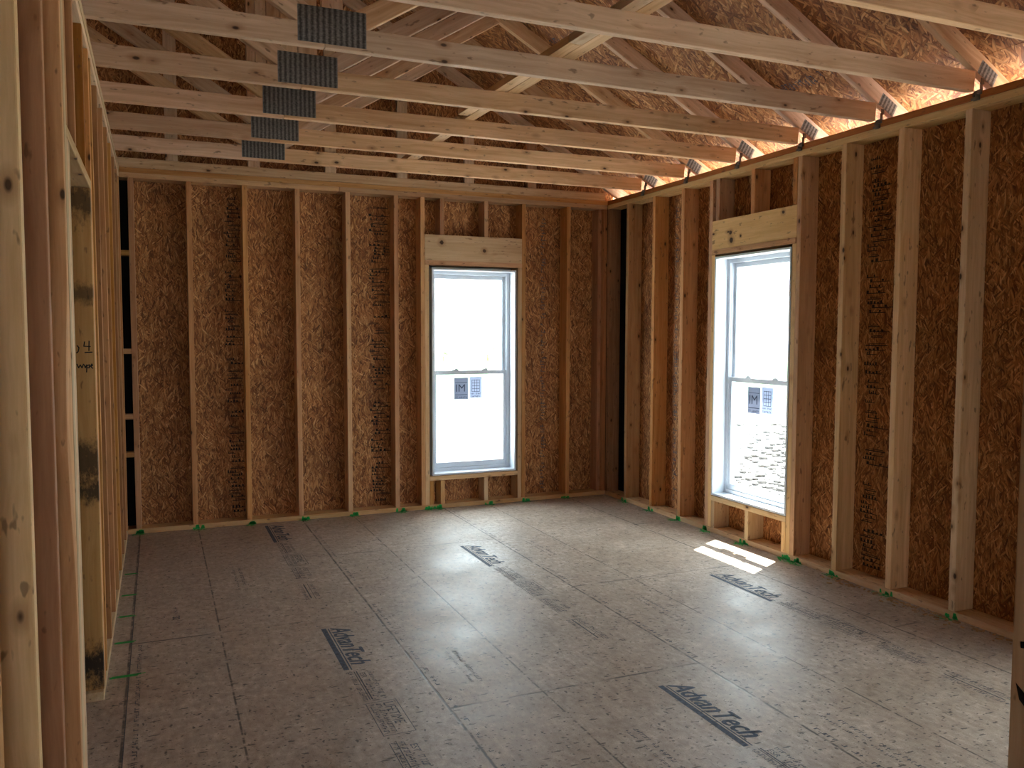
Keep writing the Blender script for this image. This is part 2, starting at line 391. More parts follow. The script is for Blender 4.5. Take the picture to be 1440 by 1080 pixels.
def panel_print(x, y, seed, faint=False, full=True):
    rr = random.Random(seed); mt = M['ink2'] if faint else M['ink']
    bm = bmesh.new(); F = FM(x, y)
    for dx_, dy_, dz_ in ((0, 0, 0), (.0038, 0, 1), (-.0038, 0, 2), (.002, .0022, 3), (-.002, -.0022, 4)): text_mesh(bm, 'AdvanTech', .135, F @ Matrix.Translation((.008 + dx_, .036 + dy_, .00005 * dz_)), shear=.32, sx=.80)
    quad(bm, F, 0, .55, -.010, .015); quad(bm, F, .01, .555, .022, .028)
    tag(link('brand_lettering', bm, mt, parent=floor), 'bold slanted panel brand printed on the subfloor')
    bm = bmesh.new(); F = FM(x, y - .58)
    text_mesh(bm, 'ESR', .036, F @ Matrix.Translation((.02, .048, 0)))
    squiggle(bm, F, .10, .27, .048, .028, rr, .85); quad(bm, F, .0, .30, .036, .042); quad(bm, F, .0, .30, .027, .031)
    squiggle(bm, F, 0, .30, .000, .02, rr, .9); squiggle(bm, F, .02, .30, .085, .016, rr, .8)
    link('grade_stamp', bm, M['ink2'], parent=floor)
    bm = bmesh.new(); F = FM(x, y - .91)
    for (a, b, c, d) in ((0, .29, 0, .003), (0, .29, .127, .130), (0, .003, 0, .13), (.287, .29, 0, .13)): quad(bm, F, a, b, c, d)
    text_mesh(bm, 'LIFETIME', .062, F @ Matrix.Translation((.014, .070, 0)), sx=.82)
    squiggle(bm, F, .015, .275, .040, .020, rr, .9); squiggle(bm, F, .015, .275, .012, .020, rr, .9)
    link('warranty_stamp', bm, M['ink2'], parent=floor)
    bm = bmesh.new(); F = FM(x, y - 1.26)
    text_mesh(bm, 'EST', .040, F @ Matrix.Translation((.03, .075, 0)))
    squiggle(bm, F, .12, .20, .078, .026, rr, .9)
    squiggle(bm, F, 0, .24, .040, .022, rr, .85); squiggle(bm, F, 0, .24, .012, .016, rr, .85)
    quad(bm, F, 0, .24, .030, .034); quad(bm, F, 0, .24, .005, .008)
    link('grade_stamp', bm, M['ink2'], parent=floor)
    bm = bmesh.new(); F = FM(x, y - 1.62)
    quad(bm, F, 0, .28, .02, .027); quad(bm, F, 0, .30, .045, .048); squiggle(bm, F, 0, .3, .055, .022, rr, .85)
    squiggle(bm, F, 0, .3, -.01, .02, rr, .7)
    link('grade_stamp', bm, M['ink2'], parent=floor)
panel_print(1.975, 2.862, 1); panel_print(1.985, 5.345, 2)
panel_print(.757, 4.080, 3); panel_print(.765, 6.49, 4)
panel_print(3.200, 4.110, 5)
for (x, y0, y1, sd) in ((1.085, 6.45, 2.2, 11), (2.305, 6.45, 2.0, 12), (-.118, 4.2, 2.9, 13), (1.272, 3.56, 3.2, 14), (2.44, 2.40, 1.9, 15),
                        (2.5, 5.3, 4.9, 17), (3.30, 3.28, 2.86, 18), (1.66, 2.58, 2.1, 19), (.45, 5.35, 4.9, 20), (2.55, 3.9, 3.5, 21)):
    bm = bmesh.new(); rr = random.Random(sd)
    squiggle(bm, FM(x, y0), 0, y0 - y1, 0, .018, rr, .45 if sd < 13 else .8, .02 if sd < 13 else .012)
    if sd > 13: squiggle(bm, FM(x - .035, y0), 0, y0 - y1, 0, .012, rr, .7, .01)
    link('edge_print', bm, M['ink2'], parent=floor)
bm = bmesh.new(); text_mesh(bm, '32', .05, FM(.045, 4.56), bold=.002); squiggle(bm, FM(.05, 4.72), 0, .12, 0, .02, random.Random(5), .9)
link('span_print', bm, M['ink2'], parent=floor)
# snapped chalk line beside the left wall
bm = bmesh.new(); quad(bm, FM(-.150, 6.4), 0, 3.6, 0, .004); link('chalk_line', bm, M['ink2'], parent=floor)
# green layout paint
def splat(x, y, wx, wy, seed, up=None):
    rr = random.Random(seed); bm = bmesh.new()
    for k in range(11):
        a = rr.random() * math.pi; l = (.5 + rr.random() * .5); w = .05 + rr.random() * .10
        cx = x + (rr.random() - .5) * wx * .6; cy = y + (rr.random() - .5) * wy * .6
        c, s = math.cos(a), math.sin(a)
        pts = [(-l / 2, -w / 3), (-l * .2, -w / 2), (l * .3, -w / 2.2), (l / 2, 0), (l * .2, w / 2), (-l * .25, w / 2.3)]
        vs = [bm.verts.new((cx + (px * c - py * s) * wx, cy + (px * s + py * c) * wy, .0009 + k * .0001)) for px, py in pts]
        bm.faces.new(vs)
    if up:                                   # paint carried up the plate edge
        ax, f = up
        for k in range(4):
            u = (rr.random() - .5) * (wx if ax == 'y' else wy) * .7; h = .012 + rr.random() * .024; w = .008 + rr.random() * .012
            if ax == 'y': vs = [(x + u - w, f, .001), (x + u + w, f, .001), (x + u + w * .6, f, h), (x + u - w * .5, f, h)]
            else: vs = [(f, y + u - w, .001), (f, y + u + w, .001), (f, y + u + w * .6, h), (f, y + u - w * .5, h)]
            bm.faces.new([bm.verts.new(v) for v in vs])
    return link('paint_mark', bm, M['green'], parent=floor)
for i, x in enumerate([-.17, .27, .66, 1.075, 1.49, 1.90, 2.16, 2.24, 2.71, 3.075, 3.47]):
    splat(x, YB - .022, .11, .075, 100 + i, ('y', YB - .0012))
for i, y in enumerate([6.24, 5.85, 5.46, 5.05, 4.63, 4.20, 4.12, 3.80, 3.40, 2.98]):
    splat(XR - .025, y, .085, .13, 200 + i, ('x', XR - .0012))
for i, (y, l) in enumerate([(5.49, .09), (5.04, .09), (4.66, .09), (4.26, .10), (3.83, .15)]):
    rr = random.Random(i); bm = bmesh.new()
    for k in range(4):
        o = (k - 1.5) * .006
        quad(bm, Matrix.Translation((XL + .006, y + o, .001 + k * .0001)), rr.random() * .012, l * (.75 + rr.random() * .3), -.004, .004)
    link('paint_mark', bm, M['green'], parent=floor)

# ------------------------------------------------------------------ outer skin
def osb_plane(name, polys, R, o, thick, mat, kind='structure'):
    """polys: outlines in the board's own XY; R,o place it; thickness goes to +local z"""
    bm = bmesh.new()
    for pts in polys:
        A = [bm.verts.new((x, y, 0)) for x, y in pts]; B = [bm.verts.new((x, y, thick)) for x, y in pts]
        bm.faces.new(A[::-1]); bm.faces.new(B); n = len(pts)
        for i in range(n): bm.faces.new([A[i], A[(i + 1) % n], B[(i + 1) % n], B[i]])
    return tag(link(name, bm, mat, Matrix.Translation(o) @ R.to_4x4()), kind=kind)
def rect(a, b, c, d): return [(a, c), (b, c), (b, d), (a, d)]
def with_holes(u0, u1, v0, v1, holes):
    out = []; u = u0
    for (a, b, c, d) in sorted(holes):
        out.append(rect(u, a, v0, v1)); out.append(rect(a, b, v0, c)); out.append(rect(a, b, d, v1)); u = b
    out.append(rect(u, u1, v0, v1)); return out
RO = [(2.161, 2.992), ]                       # back window rough opening x
BW = (2.161, 2.992, .285, 2.105)
RW = (4.222, 5.016, .285, 2.110)              # right window rough opening (y, z)
RW2 = (1.380, 2.174, .285, 2.110)
zr = zu(XRIDGE) + .11
RB = Matrix(((1, 0, 0), (0, 0, 1), (0, 1, 0)))
RB = Matrix(((1, 0, 0), (0, 0, -1), (0, 1, 0)))   # local x->X, y->Z, z->-Y
polys = with_holes(XLO, XO, -.30, ZT, [BW]) + [[(XLO, ZT), (XO, ZT), (XO, zu(XO) + .10), (XRIDGE, zr - .01), (XLO, zu(XLO) + .10)]]
osb_plane('wall_back', polys, RB, Vector((0, YB + .152, 0)), .012, M['osb_wall'])
RRm = Matrix(((0, 0, -1), (-1, 0, 0), (0, 1, 0)))  # local x->-Y, y->Z, z->-X
holes = [(-b, -a, c, d) for (a, b, c, d) in (RW, RW2)]
osb_plane('wall_right', with_holes(-(YB + .14), -YF, -.30, ZT, holes), RRm, Vector((XO + .012, 0, 0)), .012, M['osb_wall'])
osb_plane('wall_left', [rect(-(YB + .14), -YF, -.30, ZT)], RRm, Vector((XLO, 0, 0)), .012, M['osb_wall'])
polys = with_holes(XLO, XO, -.30, ZT, [(.0, .55, 0, 2.05)]) + [[(XLO, ZT), (XO, ZT), (XO, zu(XO) + .10), (XRIDGE, zr - .01), (XLO, zu(XLO) + .10)]]  # unseen opening, sized to set how much light comes from behind
osb_plane('wall_front', polys, RB, Vector((0, YF, 0)), .012, M['osb_wall'])
# roof decks
cs = math.sqrt(1 + SLOPE ** 2)
for sgn, nm in ((1, 'ceiling'), (-1, 'ceiling_left')):
    ex = Vector((sgn / cs, 0, -SLOPE / cs)); ey = Vector((0, sgn, 0)); ez = ex.cross(ey)
    R = Matrix((ex, ey, ez)).transposed()
    L = (XE - XRIDGE) * cs
    rows = []; u = 0.0; r = 0
    y0, y1 = (YF - .3, YB + .80) if sgn > 0 else (-(YB + .80), -(YF - .3))
    while u < L - .01:
        a = u; b = min(u + 1.216, L); v = y0 - (1.2 if r % 2 else 0)
        while v < y1:
            rows.append(rect(a, b, max(v, y0), min(v + 2.435, y1))); v += 2.438
        u += 1.2192; r += 1
    osb_plane(nm, rows, R, Vector((XRIDGE, 0, zr + .002)), .012, M['osb_roof'])
    bm = bmesh.new(); abox(bm, -.02, L + .02, y0 - .02, y1 + .02, .012, .03)
    tag(link('ceiling_outer' if sgn > 0 else 'ceiling_outer_left', bm, M['shingle'], Matrix.Translation((XRIDGE, 0, zr + .002)) @ R.to_4x4()), kind='structure')
bm = bmesh.new(); abox(bm, 2 * XRIDGE - XE, XLO - .001, YF - .3, YB + .80, zu(XE) - .022, zu(XE) - .010)  # unseen board added under the left eave to keep light out of the attic
tag(link('ceiling_light_blocker', bm, M['osb_roof']), kind='structure')
# printing on the boards
def osb_print(parent, M4, x0, y0, w, h, seed, mat):
    rr = random.Random(seed); bm = bmesh.new(); y = y0
    while y < y0 + h:
        if rr.random() < .82:
            cx = x0 + rr.random() * w * .3
            ln = w * (.35 + rr.random() * .6)
            k = rr.random()
            T = Matrix.Translation((0, 0, .0006))
            if k < .45:
                for j in range(int(2 + rr.random() * 4)): quad(bm, T, cx + j * ln / 5, cx + j * ln / 5 + ln * .11, y, y + .010 + rr.random() * .014)
                quad(bm, T, cx, cx + ln, y, y + .004)
            elif k < .75:
                quad(bm, T, cx, cx + ln, y, y + .005); quad(bm, T, cx, cx + ln * .12, y, y + .020); quad(bm, T, cx + ln * .6, cx + ln * .72, y + .006, y + .018)
            else:
                quad(bm, T, cx, cx + ln, y, y + .006); quad(bm, T, cx + ln * .2, cx + ln * .9, y + .011, y + .015)
        y += .024 + rr.random() * .012
    bm.transform(M4)
    return link('panel_print', bm, mat, parent=parent)
wb = bpy.data.objects['wall_back']; wr = bpy.data.objects['wall_right']; ce = bpy.data.objects['ceiling']
T12 = Matrix.Translation((0, 0, .012))
for (x, w) in ((.50, .15), (1.67, .20), (3.28, .06)):
    osb_print(wb, T12, x, .08, w, 2.5, int(x * 100) + 9, M['black'] if w > .1 else M['ink2'])
for (y, w) in ((3.74, .17), (5.72, .06)):
    osb_print(wr, T12, -y, .08, w, 2.5, int(y * 100), M['black'] if w > .06 else M['ink2'])
RZ90 = Matrix.Rotation(math.pi / 2, 4, 'Z')
for (u, v, w, h, sd) in ((1.35, 4.2, .16, .5, 3), (3.35, 3.7, .1, .5, 4), (2.2, 5.2, .12, .4, 5), (1.3, 5.6, .14, .5, 6)):
    osb_print(ce, Matrix.Identity(4), u, v, w, h, sd, M['ink']).location.z = -.0015

# ------------------------------------------------------------------ studs and plates
def stud(lbl, x0, x1, y0, y1, z0, z1, mat='stud', name='wall_stud', group=None, cat='stud', **kw):
    return tag(board(name, x0, x1, y0, y1, z0, z1, 'Z', M[mat], **kw), lbl, cat, group)
Y2 = YB + .14
G = 'full-height studs of the back wall'
nm_b = ['first full stud out from the left corner of the back wall', 'second full stud from the left corner of the back wall', 'third full stud from the left corner of the back wall',
        'fourth full stud from the left corner of the back wall', 'fifth full stud from the left corner of the back wall', 'just left of the back window framing']
for i in range(6):
    x = OB + i * S
    stud('pine wall stud, ' + nm_b[i], x, x + .038, YB, Y2, .038, H, group=G, bow=random.uniform(-.004, .004))
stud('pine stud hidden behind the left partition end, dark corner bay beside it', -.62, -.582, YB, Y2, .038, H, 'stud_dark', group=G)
stud('pine king stud tight against the left side of the back window framing', 2.085, 2.123, YB, Y2, .038, H, group=G)
stud('pine king stud tight against the right side of the back window framing', 3.030, 3.068, YB, Y2, .038, H, group=G)
x = OB + 9 * S; stud('pine wall stud between the back window and the right corner', x, x + .038, YB, Y2, .038, H, group=G)
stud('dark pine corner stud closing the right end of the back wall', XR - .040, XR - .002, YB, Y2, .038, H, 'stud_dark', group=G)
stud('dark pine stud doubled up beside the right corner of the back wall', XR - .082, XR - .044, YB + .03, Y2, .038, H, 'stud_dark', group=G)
for s_, a in (('left', 2.123), ('right', 2.992)):
    stud('short pine jack stud carrying the %s end of the back window header' % s_, a, a + .038, YB, Y2, .038, 2.105, 'pale', name='jack_stud', group='jack studs of the windows')
stud('short pine cripple above the back window header, left of the two', OB + 6 * S, OB + 6 * S + .038, YB, Y2, 2.362, H, name='cripple_stud', group='cripples of the back window')
stud('short pine cripple above the back window header, right of the two', OB + 7 * S, OB + 7 * S + .038, YB, Y2, 2.362, H, name='cripple_stud', group='cripples of the back window')
for i, l in ((6, 'left'), (7, 'right')):
    stud('stubby pine cripple under the back window sill, %s of the two' % l, OB + i * S, OB + i * S + .038, YB, Y2, .038, .245, 'pale', name='cripple_stud', group='cripples of the back window')
stud('stubby pine cripple nailed to the left jack under the back window sill', 2.162, 2.200, YB, Y2, .038, .245, name='cripple_stud', group='cripples of the back window')
tag(board('window_header', 2.123, 3.030, YB - .001, YB + .037, 2.143, 2.362, 'X', M['header_back']), 'wide knotty pine header board above the back window', 'header')
tag(board('header_plate', 2.123, 3.030, YB - .004, Y2, 2.105, 2.143, 'X', M['stud']), 'thin flat pine plate under the header of the back window', 'plate')
tag(board('rough_sill', 2.161, 2.992, YB - .002, Y2, .247, .285, 'X', M['pale']), 'flat pine rough sill under the back window', 'sill')
tag(board('bottom_plate', -.236, XR - .001, YB, Y2, 0, .038, 'X', M['pale']), 'pine bottom plate along the foot of the back wall', 'plate')
tag(board('bottom_plate', XLO + .02, -.238, YB, Y2, 0, .038, 'X', M['stud']), 'pine bottom plate of the next room behind the left partition', 'plate')
tag(board('top_plate', XLO + .02, 1.395, YB, Y2, H, H + .038, 'X', M['stud']), 'lower top plate of the back wall, left piece', 'plate')
tag(board('top_plate', 1.398, XR - .002, YB, Y2, H, H + .038, 'X', M['stud']), 'lower top plate of the back wall, right piece over the window', 'plate')
tag(board('top_plate', XLO + .02, XR + .138, YB + .006, Y2, H + .0385, ZT, 'X', M['stud']), 'upper top plate running the whole back wall', 'plate')
# ladder blocks in the left corner bay
for (z, l) in ((2.118, 'topmost'), (1.385, 'second from top'), (.893, 'third from top'), (.606, 'lowest')):
    tag(board('ladder_block', -.582, -.178, YB + .002, YB + .091, z - .019, z + .019, 'X', M['stud']),
        'small orange pine ladder block in the dark left corner bay, ' + l, 'block', 'ladder blocks in the left corner')
bm = bmesh.new(); abox(bm, -.60, -.15, YB + .128, YB + .139, .04, H - .001)  # added panel, paints the shade of the left corner bay
tag(link('shade_panel', bm, M['bay_shade']), 'black panel added as painted shade at the back of the left corner bay', 'bay_shade')
bm = bmesh.new(); abox(bm, XO - .014, XO - .001, 6.27, YB + .13, .04, H - .001)  # added panel, paints the shade deep in the right corner bay
tag(link('shade_panel', bm, M['bay_shade']), 'black panel added as painted shade at the back of the right corner bay', 'bay_shade')
bm = bmesh.new(); abox(bm, XR + .001, XO - .016, YB + .001, YB + .014, .04, H - .001)  # second added panel, carries the painted shade round the right corner
tag(link('shade_panel', bm, M['bay_shade']), 'black panel added as painted shade on the end of the back wall in the right corner', 'bay_shade')

G = 'full-height studs of the right wall'
nm_r = {0: 'first full stud out from the dark right corner bay', 1: 'second full stud from the corner on the right wall', 2: 'third full stud from the corner on the right wall',
        6: 'first full stud past the king studs of the right window', 7: 'second full stud past the right window', 8: 'third full stud past the right window, nearest fully seen',
        9: 'stud of the right wall just outside the frame', 13: 'stud near the camera on the right wall'}
for i, l in nm_r.items():
    y = OR - i * S
    stud('pine wall stud, ' + l, XR, XO, y - .038, y, .038, H, 'stud' if i in (0, 1, 2) else 'pale', group=G, bow=random.uniform(-.003, .003))
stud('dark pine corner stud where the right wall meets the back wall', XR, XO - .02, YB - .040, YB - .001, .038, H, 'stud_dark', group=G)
for (a, l, nm, z1) in ((5.054, 'king stud on the far side of the right window', 'wall_stud', H), (4.146, 'king stud on the near side of the right window, beside the jack', 'wall_stud', H),
                       (5.016, 'short jack stud on the far side of the right window', 'jack_stud', 2.110), (4.184, 'short jack stud on the near side of the right window', 'jack_stud', 2.110)):
    stud('pine ' + l, XR, XO, a, a + .038, .038, z1, 'stud' if nm == 'wall_stud' else 'pale', name=nm, group=G if nm == 'wall_stud' else 'jack studs of the windows')
for a, l in ((4.978, 'farthest of the three'), (4.595, 'middle of the three'), (4.188, 'nearest of the three')):
    stud('short pine cripple above the right window header, ' + l, XR, XO, a, a + .038, 2.362, H, name='cripple_stud', group='cripples of the right window')
for a, l in ((4.975, 'farthest of the three'), (4.595, 'middle of the three'), (4.225, 'nearest of the three')):
    stud('stubby pine cripple under the right window sill, ' + l, XR, XO, a, a + .038, .038, .247, 'pale', name='cripple_stud', group='cripples of the right window')
tag(board('window_header', XR - .001, XR + .037, 4.184, 5.054, 2.148, 2.362, 'Y', M['header_right']), 'wide knotty pine header board above the right window', 'header')
tag(board('header_plate', XR - .006, XO, 4.184, 5.054, 2.110, 2.148, 'Y', M['stud']), 'thin flat pine plate under the header of the right window', 'plate')
tag(board('rough_sill', XR - .002, XO, 4.222, 5.016, .247, .285, 'Y', M['pale']), 'flat pine rough sill under the right window', 'sill')
tag(board('bottom_plate', XR, XO, YF + .02, YB - .001, 0, .038, 'Y', M['pale']), 'pine bottom plate along the foot of the right wall', 'plate')
tag(board('top_plate', XR, XO, YF + .02, YB - .001, H, H + .038, 'Y', M['pale']), 'lower top plate of the right wall', 'plate')
tag(board('top_plate', XR - .003, XO, YF + .02, YB - .004, H + .038, ZT, 'Y', M['stud_dark']), 'upper top plate of the right wall under the truss ends', 'plate')
# framing of the unseen near window
for a, z1 in ((1.304, H), (2.212, H), (1.342, 2.110), (2.174, 2.110)):
    stud('pine framing of the near right window beyond the frame', XR, XO, a, a + .038, .038, z1, name='wall_stud', group=G)
tag(board('window_header', XR, XR + .038, 1.342, 2.212, 2.148, 2.362, 'Y', M['pale']), 'header of the near right window beyond the frame', 'header')
tag(board('rough_sill', XR, XO, 1.380, 2.174, .247, .285, 'Y', M['pale']), 'rough sill of the near right window beyond the frame', 'sill')

# left partition
X2 = XL - .089
G = 'studs of the left partition'
for (y, l, mt, kw) in ((1.796, 'wide pale stud nearest the camera at the left edge of the picture', 'pale', {}),
                       (2.197, 'reddish brown stud, second from the left edge of the picture', 'stud_dark', {}),
                       (2.612, 'wavy edged stud, third from the left edge, first of the doorway post', 'stud', dict(wane=.012)),
                       (2.651, 'second ply of the doorway post in the left partition', 'pale', {}),
                       (2.690, 'third ply of the doorway post in the left partition', 'pale', {}),
                       (3.708, 'king stud just past the stained doorway jack', 'stud', {}),
                       (3.830, 'first stud past the doorway in the left partition', 'stud', {}),
                       (4.236, 'second stud past the doorway in the left partition', 'stud_dark', {}),
                       (4.643, 'third stud past the doorway in the left partition', 'stud', {}),
                       (5.049, 'fourth stud past the doorway in the left partition', 'stud_dark', {}),
                       (5.456, 'fifth stud past the doorway in the left partition', 'stud', {}),
                       (5.862, 'sixth stud past the doorway in the left partition', 'stud_dark', {}),
                       (6.268, 'seventh stud past the doorway in the left partition', 'stud', {}),
                       (6.550, 'end stud of the left partition against the back wall', 'stud', {}),
                       (1.390, 'stud of the left partition behind the left edge of the picture', 'stud', {})):
    stud('pine ' + l, X2, XL, y, y + .038, .038, H, mt, group=G, bow=random.uniform(-.003, .003), **kw)
for a, l in ((2.729, 'first short jack on the near side of the doorway'), (2.768, 'second short jack on the near side of the doorway')):
    stud('pine ' + l, X2, XL, a, a + .038, .038, 2.100, 'pale', name='jack_stud', group='jack studs of the doorway')
jk = stud('black-stained pine jack with handwriting on the far side of the doorway', X2, XL, 3.632, 3.670, .038, 2.100, 'stained', name='jack_stud', group='jack studs of the doorway')
stud('pine jack behind the stained one at the doorway', X2, XL, 3.670, 3.708, .038, 2.100, name='jack_stud', group='jack studs of the doorway')
tag(board('door_header', X2, XL, 2.729, 3.707, 2.100, 2.138, 'Y', M['pale']), 'pale flat header spanning the doorway in the left partition', 'header')
for a, l in ((2.735, 'nearest'), (3.017, 'middle'), (3.423, 'farthest')):
    stud('short cripple above the doorway header in the left partition, ' + l, X2, XL, a, a + .038, 2.138, H, 'stud_dark' if a > 3 else 'stud', name='cripple_stud', group='cripples of the doorway')
tag(board('bottom_plate', X2, XL, 3.606, YB - .002, 0, .038, 'Y', M['pale']), 'pine bottom plate of the left partition, from the doorway to the back wall', 'plate')
tag(board('bottom_plate', X2, XL, YF + .02, 2.806, 0, .038, 'Y', M['pale']), 'pine bottom plate of the left partition on the camera side of the doorway', 'plate')
tag(board('top_plate', X2, XL, YF + .02, YB - .004, H, H + .038, 'Y', M['pale']), 'lower top plate of the left partition', 'plate')
tag(board('top_plate', X2, XL + .003, YF + .02, YB - .004, H + .038, ZT, 'Y', M['pale']), 'upper top plate of the left partition', 'plate')
# handwriting on the stained jack, strokes of marker on its near face (plane y = 3.632)
def strokes(lines, o, sc, w, mat, parent, name):
    bm = bmesh.new()
    for pts in lines:
        for (a, b) in zip(pts, pts[1:]):
            A = Vector((a[0] * sc, a[1] * sc)); B = Vector((b[0] * sc, b[1] * sc)); d = (B - A).normalized(); n = Vector((-d.y, d.x)) * w
            vs = [A + n - d * w * .5, B + n + d * w * .5, B - n + d * w * .5, A - n - d * w * .5]
            bm.faces.new([bm.verts.new((o[0] + v.x, o[1], o[2] + v.y)) for v in vs])
    ob = link(name, bm, mat); ob.parent = parent
    ob.matrix_parent_inverse = parent.matrix_world.inverted(); return ob
bpy.context.view_layer.update()
strokes([[(0, 1), (-.1, .4), (.7, .35)], [(.55, 1.1), (.5, -.2)], [(0, -.45), (.9, -.4)], [(-.9, .5), (-.7, .2), (-.8, -.3), (-1.0, -.5)]], (-.272, 3.6312, 1.452), .030, .0022, M['black'], jk, 'marker_number')
strokes([[(-1.0, -2), (-.8, -2.5), (-.6, -2.1), (-.4, -2.5), (-.2, -2.0)], [(-.1, -2.1), (0, -2.5), (.2, -2.1), (.15, -3.1)], [(.25, -2.2), (.5, -2.1), (.5, -2.5), (.3, -2.5)],
         [(.6, -2.3), (.9, -2.2), (.8, -2.0), (.65, -2.3), (.9, -2.6)]], (-.272, 3.6312, 1.452), .030, .0022, M['black'], jk, 'marker_word')

# near wall: the opening the picture is taken through
PY = .911
stud('pale doorway post at the right edge of the picture, black marks on it', 1.470, 1.508, PY, PY + .089, .038, H, 'pale', name='door_post', cat='post')
dp = bpy.data.objects['door_post']
stud('pine stud doubled against the doorway post at the right edge', 1.510, 1.548, PY, PY + .089, .038, H, 'pale', group='studs of the near partition')
for i in range(1, 6):
    x = 1.548 + i * S
    stud('pine stud of the near partition outside the frame', x, x + .038, PY, PY + .089, .038, H, group='studs of the near partition')
tag(board('top_plate', XL + .005, XR - .002, PY, PY + .089, H, H + .038, 'X', M['pale']), 'lower top plate of the near partition', 'plate')
tag(board('top_plate', XL + .005, XR - .005, PY, PY + .089, H + .038, ZT, 'X', M['pale']), 'upper top plate of the near partition', 'plate')
tag(board('bottom_plate', 1.470, XR - .002, PY, PY + .089, 0, .038, 'X', M['pale']), 'bottom plate of the near partition', 'plate')
bpy.context.view_layer.update()
for pts in ([(.002, 0), (.024, -.018), (.030, -.048), (.010, -.030)], [(.008, .080), (.020, .082), (.019, .070), (.009, .068)]):
    bm = bmesh.new(); bm.faces.new([bm.verts.new((1.4693, .992 - a, .865 + b)) for a, b in pts])
    ob = link('black_mark', bm, M['black']); ob.parent = dp; ob.matrix_parent_inverse = dp.matrix_world.inverted()

# ------------------------------------------------------------------ trusses
def plate_bm(w, h, bumps, seed, y=-.0015):
    """toothed metal plate: pressed slots in rows"""
    bm = bmesh.new(); abox(bm, 0, w, y, y + .0015, 0, h)
    rr = random.Random(seed)
    nx = int(w / .0165); nz = int(h / .022)
    for i in range(nx):
        for j in range(nz):
            cx = (i + .5) * w / nx; cz = (j + .5) * h / nz + (.004 if i % 2 else -.004)
            abox(bm, cx - .0032, cx + .0032, y - .0016 * (.5 + rr.random() * .7), y, cz - .0075, cz + .0075)
    for k in range(bumps):
        cx, cz = rr.random() * w * .9 + .01, rr.random() * h * .35 + .01
        abox(bm, cx, cx + .006, y - .006, y, cz, cz + .004)
    return bm
XC = XR - .022                               # chord end
XM = 2 * XRIDGE - XC
def make_truss():
    r = empty('roof_truss', (0, T0, 0))
    t = .038; hc = .098; hp = .098 * cs; mt = M['truss']
    z0 = ZT + .001; z1 = z0 + hc
    zx = lambda x: zu(x)
    # bottom chord in two pieces butted under the big plate
    xb = 4.0 - (z1 - 2.79) / SLOPE
    slab('bottom_chord', [(.70, z0), (XC, z0), (XC, zx(XC) - .002), (xb, z1), (.70, z1)], 0, t, (1, 0), mt, r)
    xm = 2 * XRIDGE
    slab('bottom_chord', [(xm - XC, z0), (.698, z0), (.698, z1), (xm - xb, z1), (xm - XC, zx(XC) - .002)], 0, t, (1, 0), mt, r)
    # rafters
    slab('rafter', [(XRIDGE + .001, zx(XRIDGE)), (XE, zx(XE)), (XE, zx(XE) + hp), (XRIDGE + .001, zx(XRIDGE) + hp)], 0, t, (1, -SLOPE), mt, r)
    slab('rafter', [(xm - XE, zx(XE)), (XRIDGE - .001, zx(XRIDGE)), (XRIDGE - .001, zx(XRIDGE) + hp), (xm - XE, zx(XE) + hp)], 0, t, (1, SLOPE), mt, r)
    # king web and the two diagonals rising from the joint
    slab('web', [(.686, z1), (.778, z1), (.778, zx(.778)), (XRIDGE, zx(XRIDGE)), (.686, zx(.686))], 0, t, (0, 1), mt, r)
    sl = .616
    def zl(x): return 2.842 + sl * (x - .881)
    th = .089 * math.sqrt(1 + sl * sl)
    xi = (2.79 + SLOPE * 4 - (2.842 - sl * .881)) / (sl + SLOPE); xi2 = (2.79 + SLOPE * 4 - (2.842 - sl * .881) - th) / (sl + SLOPE)
    P = [(.886, z1), (xi, zl(xi) - .002), (xi2, zl(xi2) + th - .002), (.779, zl(.779) + th), (.779, z1)]
    slab('web', P, 0, t, (1, sl), mt, r)
    slab('web', [(xm - a, b) for a, b in P[::-1]], 0, t, (1, -sl), mt, r)
    # steel plates
    bm = plate_bm(.298, .152, 10, 3); link('connector_plate', bm, M['plate'], Matrix.Translation((.583, 0, 2.762)), r)
    bm = plate_bm(.13, .075, 0, 4)
    link('connector_plate', bm, M['plate'], Matrix.Translation((XR - .005, 0, zx(XR) + .0)) @ Matrix.Rotation(math.atan(SLOPE), 4, 'Y'), r)
    return r
def tie(y):
    """small twisted hurricane tie nailed to plate and rafter"""
    bm = bmesh.new()
    abox(bm, -.004, -.002, -.020, .016, -.045, .006)
    abox(bm, -.004, .016, -.0185, -.0165, -.004, .040)
    abox(bm, .002, .026, -.0185, -.0165, .034, .066)
    abox(bm, -.014, -.002, -.030, -.010, -.018, .004); abox(bm, -.010, -.003, -.010, .026, -.040, -.028)
    for (yy, zz) in ((-.012, -.036), (.012, -.018), (0, -.008)): abox(bm, -.011, -.003, yy - .005, yy + .005, zz - .005, zz + .005)
    o = link('hurricane_tie', bm, M['rust'], Matrix.Translation((XR - .003, y, ZT))); return o
root = make_truss()
tl = {-1: 'nearest roof truss, crossing the top right corner of the picture', 0: 'second roof truss from the camera, its chord ending near the right edge',
      1: 'third roof truss from the camera, with the largest visible connector plate', 2: 'fourth roof truss from the camera, second plate from the top',
      3: 'fifth roof truss from the camera, middle connector plate', 4: 'sixth roof truss from the camera, fourth plate down',
      5: 'roof truss nearest the back wall, smallest connector plate'}
for k in range(-10, 6):
    o = root if k == -10 else copy_tree(root)
    o.location = (0, T0 + k * TS, 0)
    tag(o, tl.get(k, 'pine roof truss behind the camera'), 'roof truss', 'roof trusses')
    if k >= -2:
        tag(tie(T0 + k * TS - .001), 'dark metal tie on the right wall plate at the ' + (tl.get(k, 'truss overhead').split(',')[0]), 'metal tie', 'hurricane ties')
